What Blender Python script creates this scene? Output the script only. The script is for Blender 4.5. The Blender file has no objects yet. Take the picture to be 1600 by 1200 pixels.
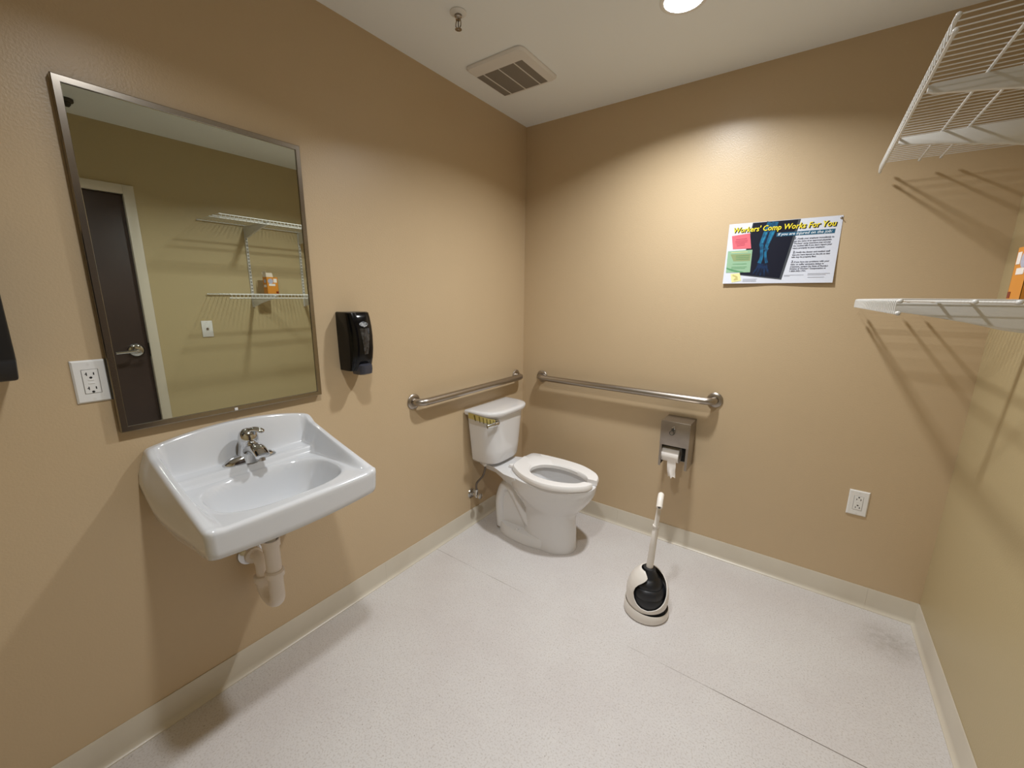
import bpy, bmesh, math, random
from mathutils import Vector, Matrix
from math import sin, cos, pi, radians, sqrt
random.seed(4)
S = bpy.context.scene
COL = S.collection

# ------------------------------------------------------------------ camera
cam_d = bpy.data.cameras.new('camera'); cam = bpy.data.objects.new('camera', cam_d); COL.objects.link(cam)
cam_d.sensor_width = 36.0; cam_d.lens = 637.764 / 1600 * 36.0; cam_d.clip_start = 0.02
_r = Vector((0.811618, 0.584117, 0.009162)); _u = Vector((-0.129525, 0.164635, 0.977813)); _f = Vector((-0.569649, 0.794798, -0.209278))
cam.matrix_world = Matrix(((_r.x, _u.x, -_f.x, 1.57), (_r.y, _u.y, -_f.y, -2.321), (_r.z, _u.z, -_f.z, 1.4141), (0, 0, 0, 1)))
S.camera = cam

# ------------------------------------------------------------------ room size, world, exposure, lamps
W, H, YF = 2.130, 2.4384, -2.78          # right wall x, ceiling z, front wall y (behind the camera)
LIGHTS = [(1.07, -0.612), (1.09, -1.84)]  # the two ceiling downlights
LAMP_W = 18.3
world = bpy.data.worlds.new('world'); S.world = world; world.use_nodes = True
world.node_tree.nodes['Background'].inputs[0].default_value = (0.05, 0.05, 0.05, 1)
world.node_tree.nodes['Background'].inputs[1].default_value = 0.2
S.view_settings.view_transform = 'Standard'; S.view_settings.look = 'None'
S.view_settings.exposure = 0.0; S.view_settings.gamma = 1.0; S.view_settings.use_curve_mapping = False
S.cycles.use_denoising = True
S.cycles.max_bounces = 14; S.cycles.diffuse_bounces = 10; S.cycles.glossy_bounces = 6
S.cycles.caustics_reflective = False; S.cycles.caustics_refractive = False

# ------------------------------------------------------------------ materials
def lin(c):
    return tuple(((v / 255) / 12.92 if v / 255 <= 0.04045 else ((v / 255 + 0.055) / 1.055) ** 2.4) for v in c) + (1,)
def mat(name, rgb, rough=0.5, metal=0.0, spec=0.5, coat=0.0, bump=None, emit=None, mottle=None, aniso=0.0):
    """bump=(scale, strength, distance); mottle=(scale, rgb2, low, high)"""
    m = bpy.data.materials.new(name); m.use_nodes = True
    nt = m.node_tree; b = nt.nodes['Principled BSDF']
    b.inputs['Base Color'].default_value = lin(rgb); b.inputs['Roughness'].default_value = rough
    b.inputs['Metallic'].default_value = metal; b.inputs['Specular IOR Level'].default_value = spec
    b.inputs['Coat Weight'].default_value = coat; b.inputs['Coat Roughness'].default_value = 0.05
    b.inputs['Anisotropic'].default_value = aniso
    if bump or mottle:
        tc = nt.nodes.new('ShaderNodeTexCoord')
    if bump:
        n = nt.nodes.new('ShaderNodeTexNoise'); n.inputs['Scale'].default_value = bump[0]; n.inputs['Detail'].default_value = 2
        nt.links.new(tc.outputs['Object'], n.inputs['Vector'])
        bp = nt.nodes.new('ShaderNodeBump'); bp.inputs['Strength'].default_value = bump[1]; bp.inputs['Distance'].default_value = bump[2]
        nt.links.new(n.outputs['Fac'], bp.inputs['Height']); nt.links.new(bp.outputs['Normal'], b.inputs['Normal'])
    if mottle:
        n = nt.nodes.new('ShaderNodeTexNoise'); n.inputs['Scale'].default_value = mottle[0]; n.inputs['Detail'].default_value = 5
        nt.links.new(tc.outputs['Object'], n.inputs['Vector'])
        r = nt.nodes.new('ShaderNodeMapRange'); r.inputs[1].default_value = mottle[2]; r.inputs[2].default_value = mottle[3]
        nt.links.new(n.outputs['Fac'], r.inputs[0])
        mx = nt.nodes.new('ShaderNodeMix'); mx.data_type = 'RGBA'
        mx.inputs['A'].default_value = lin(rgb); mx.inputs['B'].default_value = lin(mottle[1])
        nt.links.new(r.outputs[0], mx.inputs['Factor']); nt.links.new(mx.outputs['Result'], b.inputs['Base Color'])
    if emit:
        b.inputs['Emission Color'].default_value = (1, 0.97, 0.92, 1); b.inputs['Emission Strength'].default_value = emit
    return m

M_wall = mat('tan_paint', (196, 174, 141), 0.36, spec=0.5, bump=(170, 0.28, 0.0016), mottle=(1.3, (193, 171, 138), .35, .65))
M_wallr = mat('tan_right', (185, 169, 131), 0.42, spec=0.45, bump=(170, 0.3, 0.0014))  # right and front walls: tan set slightly darker and greener than the others
M_ceil = mat('ceiling_paint', (238, 244, 248), 0.6, bump=(180, 0.1, 0.001))
M_base = mat('cove_base', (206, 199, 184), 0.35, mottle=(3, (198, 190, 174), .4, .65))
M_porc = mat('porcelain', (208, 210, 213), 0.12, coat=0.5)
M_porc2 = mat('toilet_porcelain', (220, 220, 221), 0.14, coat=0.4)
M_seat = mat('seat_plastic', (236, 235, 234), 0.22)
M_water = mat('bowl_water', (150, 152, 150), 0.03, spec=0.8)
M_chrome = mat('chrome', (205, 205, 205), 0.07, metal=1)
M_steel = mat('brushed_steel', (172, 164, 155), 0.32, metal=1, bump=(600, 0.05, 0.0004))
M_steel2 = mat('dispenser_steel', (176, 168, 160), 0.36, metal=1, mottle=(9, (160, 152, 144), .35, .7))
M_frame = mat('mirror_frame_steel', (166, 158, 148), 0.2, metal=1)
M_mirror = mat('mirror_glass', (208, 213, 204), 0.0, metal=1)
M_black = mat('black_plastic', (7, 7, 9), 0.16, spec=0.35)
M_black2 = mat('black_plastic_satin', (16, 16, 18), 0.4)
M_grey = mat('grey_plastic', (62, 63, 72), 0.3)
M_window = mat('smoked_window', (70, 70, 70), 0.08, coat=0.6, mottle=(60, (34, 34, 35), .35, .6))
M_emblem = mat('silver_emblem', (190, 195, 200), 0.25, metal=0.5, mottle=(70, (70, 76, 84), .45, .62))
M_white = mat('white_plastic', (228, 228, 226), 0.3)
M_pvc = mat('pvc_white', (228, 219, 210), 0.3)
M_slot = mat('dark_slot', (22, 21, 20), 0.6)
M_wire = mat('white_coated_wire', (212, 211, 207), 0.3)
M_paperroll = mat('toilet_paper', (244, 240, 236), 0.9, spec=0.1)
M_card = mat('orange_card', (208, 136, 44), 0.5)
M_card2 = mat('orange_card_side', (196, 104, 22), 0.5)
M_card3 = mat('card_inside', (214, 202, 184), 0.7)
M_door = mat('brown_door', (64, 50, 46), 0.45, mottle=(2, (58, 45, 41), .4, .6))
M_doorframe = mat('door_frame_paint', (208, 200, 184), 0.4)
M_shell = mat('plunger_shell_white', (226, 221, 214), 0.25)
M_rubber = mat('black_rubber', (30, 32, 37), 0.42)
M_vent = mat('vent_white', (222, 221, 219), 0.45)
M_ventd = mat('vent_grille_grey', (150, 144, 136), 0.55)
M_ventb = mat('vent_duct_dark', (112, 106, 100), 0.8)
M_brass = mat('sprinkler_metal', (170, 160, 148), 0.25, metal=1)
M_dark = mat('dark_bronze', (52, 48, 40), 0.45)
M_lens = mat('lit_lens', (255, 255, 255), 0.5, emit=9.0)
M_paper = mat('poster_paper', (214, 219, 231), 0.35)
M_hose = mat('braided_hose', (112, 104, 98), 0.35, metal=0.7, bump=(900, 0.4, 0.001))
M_tape = mat('yellow_tape', (190, 174, 104), 0.4)
M_tapedk = mat('tape_print', (104, 92, 34), 0.5)
def ink(n, rgb, mt=None): return mat('ink_' + n, rgb, 0.45, spec=0.3, mottle=mt)
I_black = ink('black', (24, 24, 28)); I_yellow = ink('yellow', (246, 226, 60)); I_teal = ink('teal', (38, 92, 122))
I_white = ink('white', (235, 240, 244)); I_pink = ink('pink', (226, 108, 120)); I_green = ink('green', (146, 182, 150))
I_green2 = ink('green_dark', (140, 156, 112)); I_cream = ink('cream', (226, 222, 160)); I_grey = ink('grey', (70, 74, 80))
I_navy = ink('navy', (14, 18, 36)); I_text = ink('text', (66, 68, 84)); I_pinkd = ink('pink_dark', (180, 78, 96)); I_olive = ink('olive', (196, 186, 120))
I_bone = ink('bone', (30, 108, 146), (45, (22, 66, 100), .42, .62)); I_bone2 = ink('bone_bright', (44, 138, 176), (50, (30, 100, 136), .4, .62)); I_bone3 = ink('bone_dim', (16, 44, 80), (70, (13, 26, 50), .40, .60)); I_swirl = ink('swirl', (92, 146, 104))

def floor_material():
    m = bpy.data.materials.new('speckled_floor'); m.use_nodes = True
    nt = m.node_tree; b = nt.nodes['Principled BSDF']; N = nt.nodes.new; L = nt.links.new
    tc = N('ShaderNodeTexCoord')
    big = N('ShaderNodeTexNoise'); big.inputs['Scale'].default_value = 2.1; big.inputs['Detail'].default_value = 6; big.inputs['Roughness'].default_value = .6
    mid = N('ShaderNodeTexNoise'); mid.inputs['Scale'].default_value = 34; mid.inputs['Detail'].default_value = 4
    fine = N('ShaderNodeTexNoise'); fine.inputs['Scale'].default_value = 170; fine.inputs['Detail'].default_value = 2
    vor = N('ShaderNodeTexVoronoi'); vor.inputs['Scale'].default_value = 95
    for n in (big, mid, fine, vor): L(tc.outputs['Object'], n.inputs['Vector'])
    def rng(src, a, c, lo, hi):
        r = N('ShaderNodeMapRange'); r.inputs[1].default_value = a; r.inputs[2].default_value = c
        r.inputs[3].default_value = lo; r.inputs[4].default_value = hi; L(src, r.inputs[0]); return r.outputs[0]
    def mix(fac, A, B):
        x = N('ShaderNodeMix'); x.data_type = 'RGBA'
        L(fac, x.inputs['Factor'])
        for s, v in (('A', A), ('B', B)):
            if isinstance(v, tuple): x.inputs[s].default_value = v
            else: L(v, x.inputs[s])
        return x.outputs['Result']
    c = mix(rng(big.outputs['Fac'], .38, .62, 0, 1), lin((208, 206, 205)), lin((201, 197, 196)))
    c = mix(rng(mid.outputs['Fac'], .45, .75, 0, .22), c, lin((216, 212, 208)))
    c = mix(rng(fine.outputs['Fac'], .50, .68, 0, .55), c, lin((174, 166, 159)))
    # a few dark specks, voronoi cell centres
    vs = N('ShaderNodeSeparateColor'); L(vor.outputs['Color'], vs.inputs[0])
    near = N('ShaderNodeMath'); near.operation = 'LESS_THAN'; near.inputs[1].default_value = .16; L(vor.outputs['Distance'], near.inputs[0])
    few = N('ShaderNodeMath'); few.operation = 'GREATER_THAN'; few.inputs[1].default_value = .93; L(vs.outputs[0], few.inputs[0])
    sp = N('ShaderNodeMath'); sp.operation = 'MULTIPLY'; L(near.outputs[0], sp.inputs[0]); L(few.outputs[0], sp.inputs[1])
    sp2 = N('ShaderNodeMath'); sp2.operation = 'MULTIPLY'; sp2.inputs[1].default_value = .6; L(sp.outputs[0], sp2.inputs[0])
    c = mix(sp2.outputs[0], c, lin((110, 100, 90)))
    # worn welded seam running along x at y = -0.873, dirt showing in stretches
    xyz = N('ShaderNodeSeparateXYZ'); L(tc.outputs['Object'], xyz.inputs[0])
    dy = N('ShaderNodeMath'); dy.operation = 'ADD'; dy.inputs[1].default_value = .873; L(xyz.outputs[1], dy.inputs[0])
    ab = N('ShaderNodeMath'); ab.operation = 'ABSOLUTE'; L(dy.outputs[0], ab.inputs[0])
    line = rng(ab.outputs[0], .0008, .0022, 1, 0)
    st = N('ShaderNodeTexNoise'); st.inputs['Scale'].default_value = 3.3; st.noise_dimensions = '1D'; L(xyz.outputs[0], st.inputs['W'])
    dirt0 = rng(st.outputs['Fac'], .46, .66, .05, .6)
    mr_ = N('ShaderNodeMath'); mr_.operation = 'MAXIMUM'; L(dirt0, mr_.inputs[0]); L(rng(xyz.outputs[0], 1.38, 1.50, 0, .95), mr_.inputs[1]); dirt = mr_.outputs[0]
    ml = N('ShaderNodeMath'); ml.operation = 'MULTIPLY'; L(line, ml.inputs[0]); L(dirt, ml.inputs[1])
    c = mix(ml.outputs[0], c, lin((96, 86, 76)))
    sm = N('ShaderNodeVectorMath'); sm.operation = 'DISTANCE'; L(tc.outputs['Object'], sm.inputs[0]); sm.inputs[1].default_value = (2.03, -.20, 0)
    sd_ = N('ShaderNodeMath'); sd_.operation = 'MULTIPLY'; L(rng(sm.outputs['Value'], .02, .14, .55, 0), sd_.inputs[0]); L(rng(mid.outputs['Fac'], .35, .65, .2, 1), sd_.inputs[1])
    c = mix(sd_.outputs[0], c, lin((140, 134, 126)))
    L(c, b.inputs['Base Color'])
    L(rng(big.outputs['Fac'], .35, .7, .42, .55), b.inputs['Roughness'])
    bp = N('ShaderNodeBump'); bp.inputs['Strength'].default_value = .12; bp.inputs['Distance'].default_value = .0006
    L(fine.outputs['Fac'], bp.inputs['Height']); L(bp.outputs['Normal'], b.inputs['Normal'])
    return m
M_floor = floor_material()

# ------------------------------------------------------------------ mesh helpers: a shape is (verts, faces) in world coordinates
def V3(p): return Vector(p)
def join(*gs):
    vs, fs = [], []
    for v, f in gs:
        o = len(vs); vs += [tuple(p) for p in v]; fs += [tuple(i + o for i in q) for q in f]
    return vs, fs
def from_bm(bm):
    bm.verts.ensure_lookup_table(); bm.verts.index_update()
    g = ([tuple(v.co) for v in bm.verts], [tuple(v.index for v in f.verts) for f in bm.faces]); bm.free(); return g
def box(x0, x1, y0, y1, z0, z1, bev=0.0, seg=2):
    bm = bmesh.new(); bmesh.ops.create_cube(bm, size=1)
    for v in bm.verts:
        v.co = ((x0 + x1) / 2 + v.co.x * (x1 - x0), (y0 + y1) / 2 + v.co.y * (y1 - y0), (z0 + z1) / 2 + v.co.z * (z1 - z0))
    if bev: bmesh.ops.bevel(bm, geom=list(bm.edges), offset=bev, segments=seg, affect='EDGES', profile=0.5)
    return from_bm(bm)
def loft(rings, cap0=True, cap1=True, closed=True):
    n = len(rings[0]); vs = [tuple(p) for r in rings for p in r]; fs = []
    for i in range(len(rings) - 1):
        for j in range(n if closed else n - 1):
            k = (j + 1) % n
            fs.append((i * n + j, i * n + k, (i + 1) * n + k, (i + 1) * n + j))
    if cap0: fs.append(tuple(range(n - 1, -1, -1)))
    if cap1: fs.append(tuple((len(rings) - 1) * n + j for j in range(n)))
    return vs, fs
def smooth_path(pts, k=6):
    P = [V3(p) for p in pts]; out = []
    for i in range(len(P) - 1):
        a = P[max(i - 1, 0)]; b = P[i]; c = P[i + 1]; d = P[min(i + 2, len(P) - 1)]
        for j in range(k):
            t = j / k
            out.append(0.5 * ((2 * b) + (c - a) * t + (2 * a - 5 * b + 4 * c - d) * t * t + (3 * b - a - 3 * c + d) * t ** 3))
    out.append(P[-1]); return out
def tube(path, r, n=12, sy=1.0, up=(0, 0, 1), caps=True):
    """r: number or list; sy squashes the section along the first normal"""
    P = [V3(p) for p in path]; rings = []; nrm = None
    for i, p in enumerate(P):
        t = (P[min(i + 1, len(P) - 1)] - P[max(i - 1, 0)]).normalized()
        if nrm is None:
            u = V3(up)
            if abs(t.dot(u)) > .9: u = V3((1, 0, 0)) if abs(t.x) < .9 else V3((0, 1, 0))
            nrm = (u - t * u.dot(t)).normalized()
        else: nrm = (nrm - t * nrm.dot(t)).normalized()
        bn = t.cross(nrm); rr = r[i] if isinstance(r, (list, tuple)) else r
        rings.append([p + nrm * (cos(2 * pi * k / n) * rr * sy) + bn * (sin(2 * pi * k / n) * rr) for k in range(n)])
    return loft(rings, caps, caps)
def lathe(prof, o, axis=(0, 0, 1), n=32, cap=True):
    """prof: (radius, height along axis) pairs"""
    a = V3(axis).normalized(); u = V3((1, 0, 0)) if abs(a.x) < .9 else V3((0, 1, 0)); u = (u - a * u.dot(a)).normalized(); w = a.cross(u)
    o = V3(o)
    return loft([[o + a * h + u * (cos(2 * pi * k / n) * r) + w * (sin(2 * pi * k / n) * r) for k in range(n)] for r, h in prof], cap, cap)
def prism(poly, axis, a, b, bev=0.0):
    """poly in the two other axes (in x,y,z order), extruded from a to b along axis"""
    def P(p, t):
        q = list(p); q.insert(axis, t); return tuple(q)
    n = len(poly); vs = [P(p, a) for p in poly] + [P(p, b) for p in poly]
    fs = [tuple(range(n)), tuple(range(2 * n - 1, n - 1, -1))] + [(i, i + n, (i + 1) % n + n, (i + 1) % n) for i in range(n)]
    if bev:
        bm = bmesh.new(); bv = [bm.verts.new(v) for v in vs]
        for f in fs: bm.faces.new([bv[i] for i in f])
        bmesh.ops.recalc_face_normals(bm, faces=bm.faces)
        bmesh.ops.bevel(bm, geom=list(bm.edges), offset=bev, segments=2, affect='EDGES', profile=.5)
        return from_bm(bm)
    return vs, fs
def mesh(name, geo, m, smooth=40, fix=True):
    me = bpy.data.meshes.new(name); me.from_pydata([tuple(p) for p in geo[0]], [], [tuple(f) for f in geo[1]])
    if fix:
        bm = bmesh.new(); bm.from_mesh(me); bmesh.ops.recalc_face_normals(bm, faces=bm.faces); bm.to_mesh(me); bm.free()
    me.update()
    if smooth:
        me.polygons.foreach_set('use_smooth', [True] * len(me.polygons)); me.set_sharp_from_angle(angle=radians(smooth))
    me.materials.append(m); return me
ORG = {}
def obj(name, geo, m, parent=None, smooth=40, at=None, fix=True):
    """link geo as one object; at = world origin (parts keep their thing's origin)"""
    o_ = V3(at) if at is not None else (ORG[parent.name] if parent else V3((0, 0, 0)))
    me = mesh(name, ([V3(p) - o_ for p in geo[0]], geo[1]), m, smooth, fix)
    o = bpy.data.objects.new(name, me); COL.objects.link(o)
    if parent:
        o.parent = parent; o.location = o_ - ORG[parent.name]
    else: o.location = o_
    ORG[o.name] = o_; return o
def tag(o, label, cat, group=None):
    o['label'] = label; o['category'] = cat
    if group: o['group'] = group
    return o
def thing(name, label, cat, loc, group=None):
    o = bpy.data.objects.new(name, None); COL.objects.link(o); o.location = loc; o.empty_display_size = .05
    ORG[o.name] = V3(loc); return tag(o, label, cat, group)
def struct(name, geo, m, smooth=0, fix=True, at=None):
    o = obj(name, geo, m, None, smooth, at=at, fix=fix); o['kind'] = 'structure'; return o
def smst(a, b, x):
    t = min(max((x - a) / (b - a), 0), 1); return t * t * (3 - 2 * t)
def interp(tab, x):
    if x <= tab[0][0]: return tab[0][1]
    for (a, va), (b, vb) in zip(tab, tab[1:]):
        if x <= b: return va + (vb - va) * (x - a) / (b - a)
    return tab[-1][1]

# ------------------------------------------------------------------ room shell
T = 0.10
struct('floor', box(-T, W + T, YF - T, T, -0.05, 0), M_floor)
struct('wall_left', box(-T, 0, YF - T, T, 0, H + .05), M_wall)
struct('wall_back', box(0, W, 0, T, 0, H + .05), M_wall)
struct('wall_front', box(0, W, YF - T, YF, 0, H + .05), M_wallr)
DY0, DY1, DZ = -2.415, -1.501, 2.033         # door opening
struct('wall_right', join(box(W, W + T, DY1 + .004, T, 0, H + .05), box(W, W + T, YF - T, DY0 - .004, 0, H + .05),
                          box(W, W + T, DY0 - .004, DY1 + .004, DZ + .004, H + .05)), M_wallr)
def ceiling_geo():
    hole = .068; sq = .1; vs, fs = [], []
    def quad(x0, x1, y0, y1):
        if x1 - x0 < 1e-6 or y1 - y0 < 1e-6: return
        o = len(vs); vs.extend([(x0, y0, H), (x1, y0, H), (x1, y1, H), (x0, y1, H)]); fs.append((o, o + 3, o + 2, o + 1))
    ys = [YF, LIGHTS[1][1] - sq, LIGHTS[1][1] + sq, LIGHTS[0][1] - sq, LIGHTS[0][1] + sq, 0.0]
    for i in range(5):
        hit = [l for l in LIGHTS if ys[i] < l[1] < ys[i + 1]]
        if not hit: quad(0, W, ys[i], ys[i + 1]); continue
        lx, ly = hit[0]; quad(0, lx - sq, ys[i], ys[i + 1]); quad(lx + sq, W, ys[i], ys[i + 1])
        n = 32; o = len(vs)
        for k in range(n):
            a = 2 * pi * k / n; c, s_ = cos(a), sin(a); m_ = max(abs(c), abs(s_))
            vs.append((lx + c / m_ * sq, ly + s_ / m_ * sq, H)); vs.append((lx + c * hole, ly + s_ * hole, H))
        for k in range(n):
            j = (k + 1) % n; fs.append((o + 2 * k, o + 2 * k + 1, o + 2 * j + 1, o + 2 * j))
    # slab above, closing the attic side
    slab = box(-T, W + T, YF - T, T, H + .051, H + .09)
    return join((vs, fs), slab)
struct('ceiling', ceiling_geo(), M_ceil, fix=False)

# vinyl cove base: profile offset from wall d, height z
BH = 0.1045
prof = [(0.0005, 0), (0.017, 0), (0.0165, .003), (0.010, .007), (0.0065, .013), (0.005, .022), (0.0045, BH - .004), (0.003, BH), (0.0005, BH)]
def cove(a, b, place):
    return loft([[place(d, z, t) for d, z in prof] for t in (a, b)])
struct('baseboard_left', join(cove(YF + .02, -1.2123, lambda d, z, t: (d, t, z)), cove(-1.212, -.001, lambda d, z, t: (d, t, z))), M_base, 30)
struct('baseboard_back', join(cove(.0006, .7426, lambda d, z, t: (t, -d, z)), cove(.743, 1.9556, lambda d, z, t: (t, -d, z)), cove(1.956, W - .0006, lambda d, z, t: (t, -d, z))), M_base, 30)
struct('baseboard_right', cove(DY1 + .062, -.001, lambda d, z, t: (W - d, t, z)), M_base, 30)
struct('baseboard_front', cove(.0185, W - .001, lambda d, z, t: (t, YF + d, z)), M_base, 30)

# door in the right wall (seen in the mirror)
door = bpy.data.objects.new('door_1', None); COL.objects.link(door); door.location = (W, DY1, 0); door['kind'] = 'structure'; ORG['door_1'] = V3((W, DY1, 0))
obj('door_leaf', box(W + .012, W + .056, DY0 + .004, DY1 - .004, .008, DZ - .004, .002), M_door, door)
fr = .054
jamb = join(box(W - .014, W + .098, DY1 - .001, DY1 + fr, 0.001, DZ + fr, .002), box(W - .014, W + .098, DY0 - fr, DY0 + .001, 0.001, DZ + fr, .002),
            box(W - .014, W + .098, DY0 + .001, DY1 - .001, DZ - .001, DZ + fr, .002), box(W + .06, W + .098, DY0, DY1, 0.001, DZ, 0))
obj('door_frame', jamb, M_doorframe, door)
ly, lz = -1.572, 1.036
lev = obj('lever_handle', join(tube(smooth_path([(W - .002, ly, lz), (W - .045, ly, lz), (W - .056, ly - .012, lz), (W - .058, ly - .05, lz - .002), (W - .056, ly - .115, lz - .004)], 5), [.011] * 12 + [.0095] * 9, 10)), M_chrome, door)
obj('rosette', lathe([(.001, .0), (.044, 0), (.044, .006), (.036, .016), (.02, .02), (.001, .021)], (W + .012, ly, lz), (-1, 0, 0), 28), M_chrome, lev)
obj('latch_plate', box(W - .002, W + .011, DY1 - .0035, DY1 - .0008, lz - .045, lz + .045), M_dark, door)

# ------------------------------------------------------------------ ceiling fittings
for i, (lx, ly_) in enumerate(LIGHTS):
    d = thing('recessed_downlight', ['lit round recessed ceiling light in front of the poster wall, nearest the back wall',
              'lit round recessed ceiling light over the middle of the room, behind the camera view'][i], 'light', (lx, ly_, H), 'recessed ceiling lights')
    obj('trim_ring', lathe([(.0665, .03), (.064, .002), (.066, -.003), (.074, -.005), (.080, -.003), (.081, -.0005)], (lx, ly_, H), n=48, cap=False), M_white, d)
    obj('lens', lathe([(.001, .010), (.030, .008), (.055, .0095), (.0645, .014)], (lx, ly_, H), n=48, cap=False), M_lens, d)
    ld = bpy.data.lights.new('downlight_lamp', 'AREA'); ld.shape = 'DISK'; ld.size = .115; ld.energy = LAMP_W * (1.04, .68)[i]; ld.color = (0.965, 0.985, 1.0); ld.spread = radians(142)
    lo = bpy.data.objects.new('downlight_lamp', ld); COL.objects.link(lo); lo.parent = d; lo.location = (0, 0, .004)

v = thing('exhaust_vent', 'square white ceiling exhaust fan cover with grey grille near the room corner', 'vent', (.297, -.567, H))
VX0, VX1, VY0, VY1 = .139, .456, -.727, -.408; GX0, GX1, GY0, GY1 = .152, .410, -.652, -.430
def rrect(x0, x1, y0, y1, r, z, n=6):
    out = []
    for cx, cy, a0 in ((x1 - r, y1 - r, 0), (x0 + r, y1 - r, 90), (x0 + r, y0 + r, 180), (x1 - r, y0 + r, 270)):
        for k in range(n + 1):
            a = radians(a0 + 90 * k / n); out.append((cx + r * cos(a), cy + r * sin(a), z))
    return out
fo = loft([rrect(VX0, VX1, VY0, VY1, .03, H - .0005), rrect(VX0, VX1, VY0, VY1, .03, H - .006), rrect(VX0 + .008, VX1 - .008, VY0 + .008, VY1 - .008, .026, H - .013),
           rrect(GX0, GX1, GY0, GY1, .003, H - .016), rrect(GX0, GX1, GY0, GY1, .003, H - .004)], False, False)
obj('cover', fo, M_vent, v, 30)
obj('duct_opening', box(GX0, GX1, GY0, GY1, H - .004, H - .001), M_ventb, v, 0)
nsl = 58; sl = []
for k in range(nsl):
    yy = GY0 + (k + .5) * (GY1 - GY0) / nsl; sl.append(box(GX0, GX1, yy - .0012, yy + .0012, H - .0155, H - .007))
o = obj('grille_slats', join(*sl), M_ventd, v, 0); o['kind'] = 'stuff'
for xx in (.195, .281, .367): obj('grille_rib', box(xx - .0025, xx + .0025, GY0, GY1, H - .0168, H - .0045), M_vent, v, 0)

s = thing('sprinkler_head', 'pendant fire sprinkler with white escutcheon beside the ceiling vent', 'sprinkler', (.373, -1.014, H))
sx, sy_ = .373, -1.014
obj('escutcheon', lathe([(.031, -.0005), (.031, -.003), (.026, -.0065), (.016, -.010), (.0135, -.010), (.0135, -.0005)], (sx, sy_, H), n=36, cap=False), M_white, s)
obj('sprinkler_body', lathe([(.0125, -.001), (.0125, -.016), (.010, -.018), (.010, -.024), (.006, -.026)], (sx, sy_, H), n=16), M_brass, s)
for sgn in (-1, 1):
    obj('frame_arm', tube(smooth_path([(sx + sgn * .008, sy_, H - .022), (sx + sgn * .0125, sy_, H - .034), (sx + sgn * .011, sy_, H - .046), (sx + sgn * .002, sy_, H - .054)], 4), .0022, 6), M_brass, s)
obj('glass_bulb', tube([(sx, sy_, H - .026), (sx, sy_, H - .048)], .0018, 6), M_dark, s)
dfl = [lathe([(.002, -.053), (.006, -.0535), (.006, -.056), (.002, -.0575)], (sx, sy_, H), n=12)]
for k in range(12):
    a = 2 * pi * k / 12; ca, sa = cos(a), sin(a)
    dfl.append(prism([(-.002, .005), (.002, .005), (.0025, .0125), (-.0025, .0125)], 2, H - .0555, H - .0545))
    dfl[-1] = ([(sx + p[1] * ca - p[0] * sa, sy_ + p[1] * sa + p[0] * ca, p[2]) for p in dfl[-1][0]], dfl[-1][1])
obj('deflector', join(*dfl), M_brass, s, 0)

dt = thing('ceiling_sensor', 'small dark two-tiered ceiling fixture above the door, seen in the mirror', 'sensor', (1.878, -1.724, H))
obj('base_ring', lathe([(.029, -.0005), (.029, -.014), (.026, -.018), (.001, -.018)], (1.878, -1.724, H), n=28), M_dark, dt)
obj('sensor_head', lathe([(.017, -.017), (.017, -.028), (.009, -.040), (.001, -.042)], (1.878, -1.724, H), n=24), M_dark, dt)

# ------------------------------------------------------------------ mirror on the left wall
mY0, mY1, mZ0, mZ1, mD, mF = -2.070, -1.471, 1.0235, 1.930, .024, .0165
mr = thing('wall_mirror', 'large rectangular mirror in a thin stainless steel frame above the sink', 'mirror', (0, (mY0 + mY1) / 2, mZ0))
obj('mirror_pane', box(.004, .0195, mY0 + .006, mY1 - .006, mZ0 + .006, mZ1 - .006), M_mirror, mr, 0)
def frame_bar(p, q, inn):
    # mitred L-profile bar from corner p to q, inn = inward direction (y,z)
    (ya, za), (yb, zb) = p, q; along = V3((0, yb - ya, zb - za)).normalized(); iv = V3((0,) + inn); rings = []
    pr_ = [(.001, 0), (mD - .002, 0), (mD, .002), (mD, mF - .001), (mD - .0015, mF), (.0185, mF), (.0185, .003), (.001, .003)]
    for (c0, sg) in (((ya, za), 1), ((yb, zb), -1)):
        rings.append([V3((x, c0[0], c0[1])) + iv * w + along * (w * sg) for x, w in pr_])
    return loft(rings)
cs = [(mY0, mZ0), (mY1, mZ0), (mY1, mZ1), (mY0, mZ1)]; ins = [(0, 1), (-1, 0), (0, -1), (1, 0)]
for k in range(4): obj('frame_bar', frame_bar(cs[k], cs[(k + 1) % 4], ins[k]), M_frame, mr, 20)
obj('frame_clip', box(mD, mD + .003, -1.783, -1.773, mZ0 + .003, mZ0 + .012, .001), M_white, mr)

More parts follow.
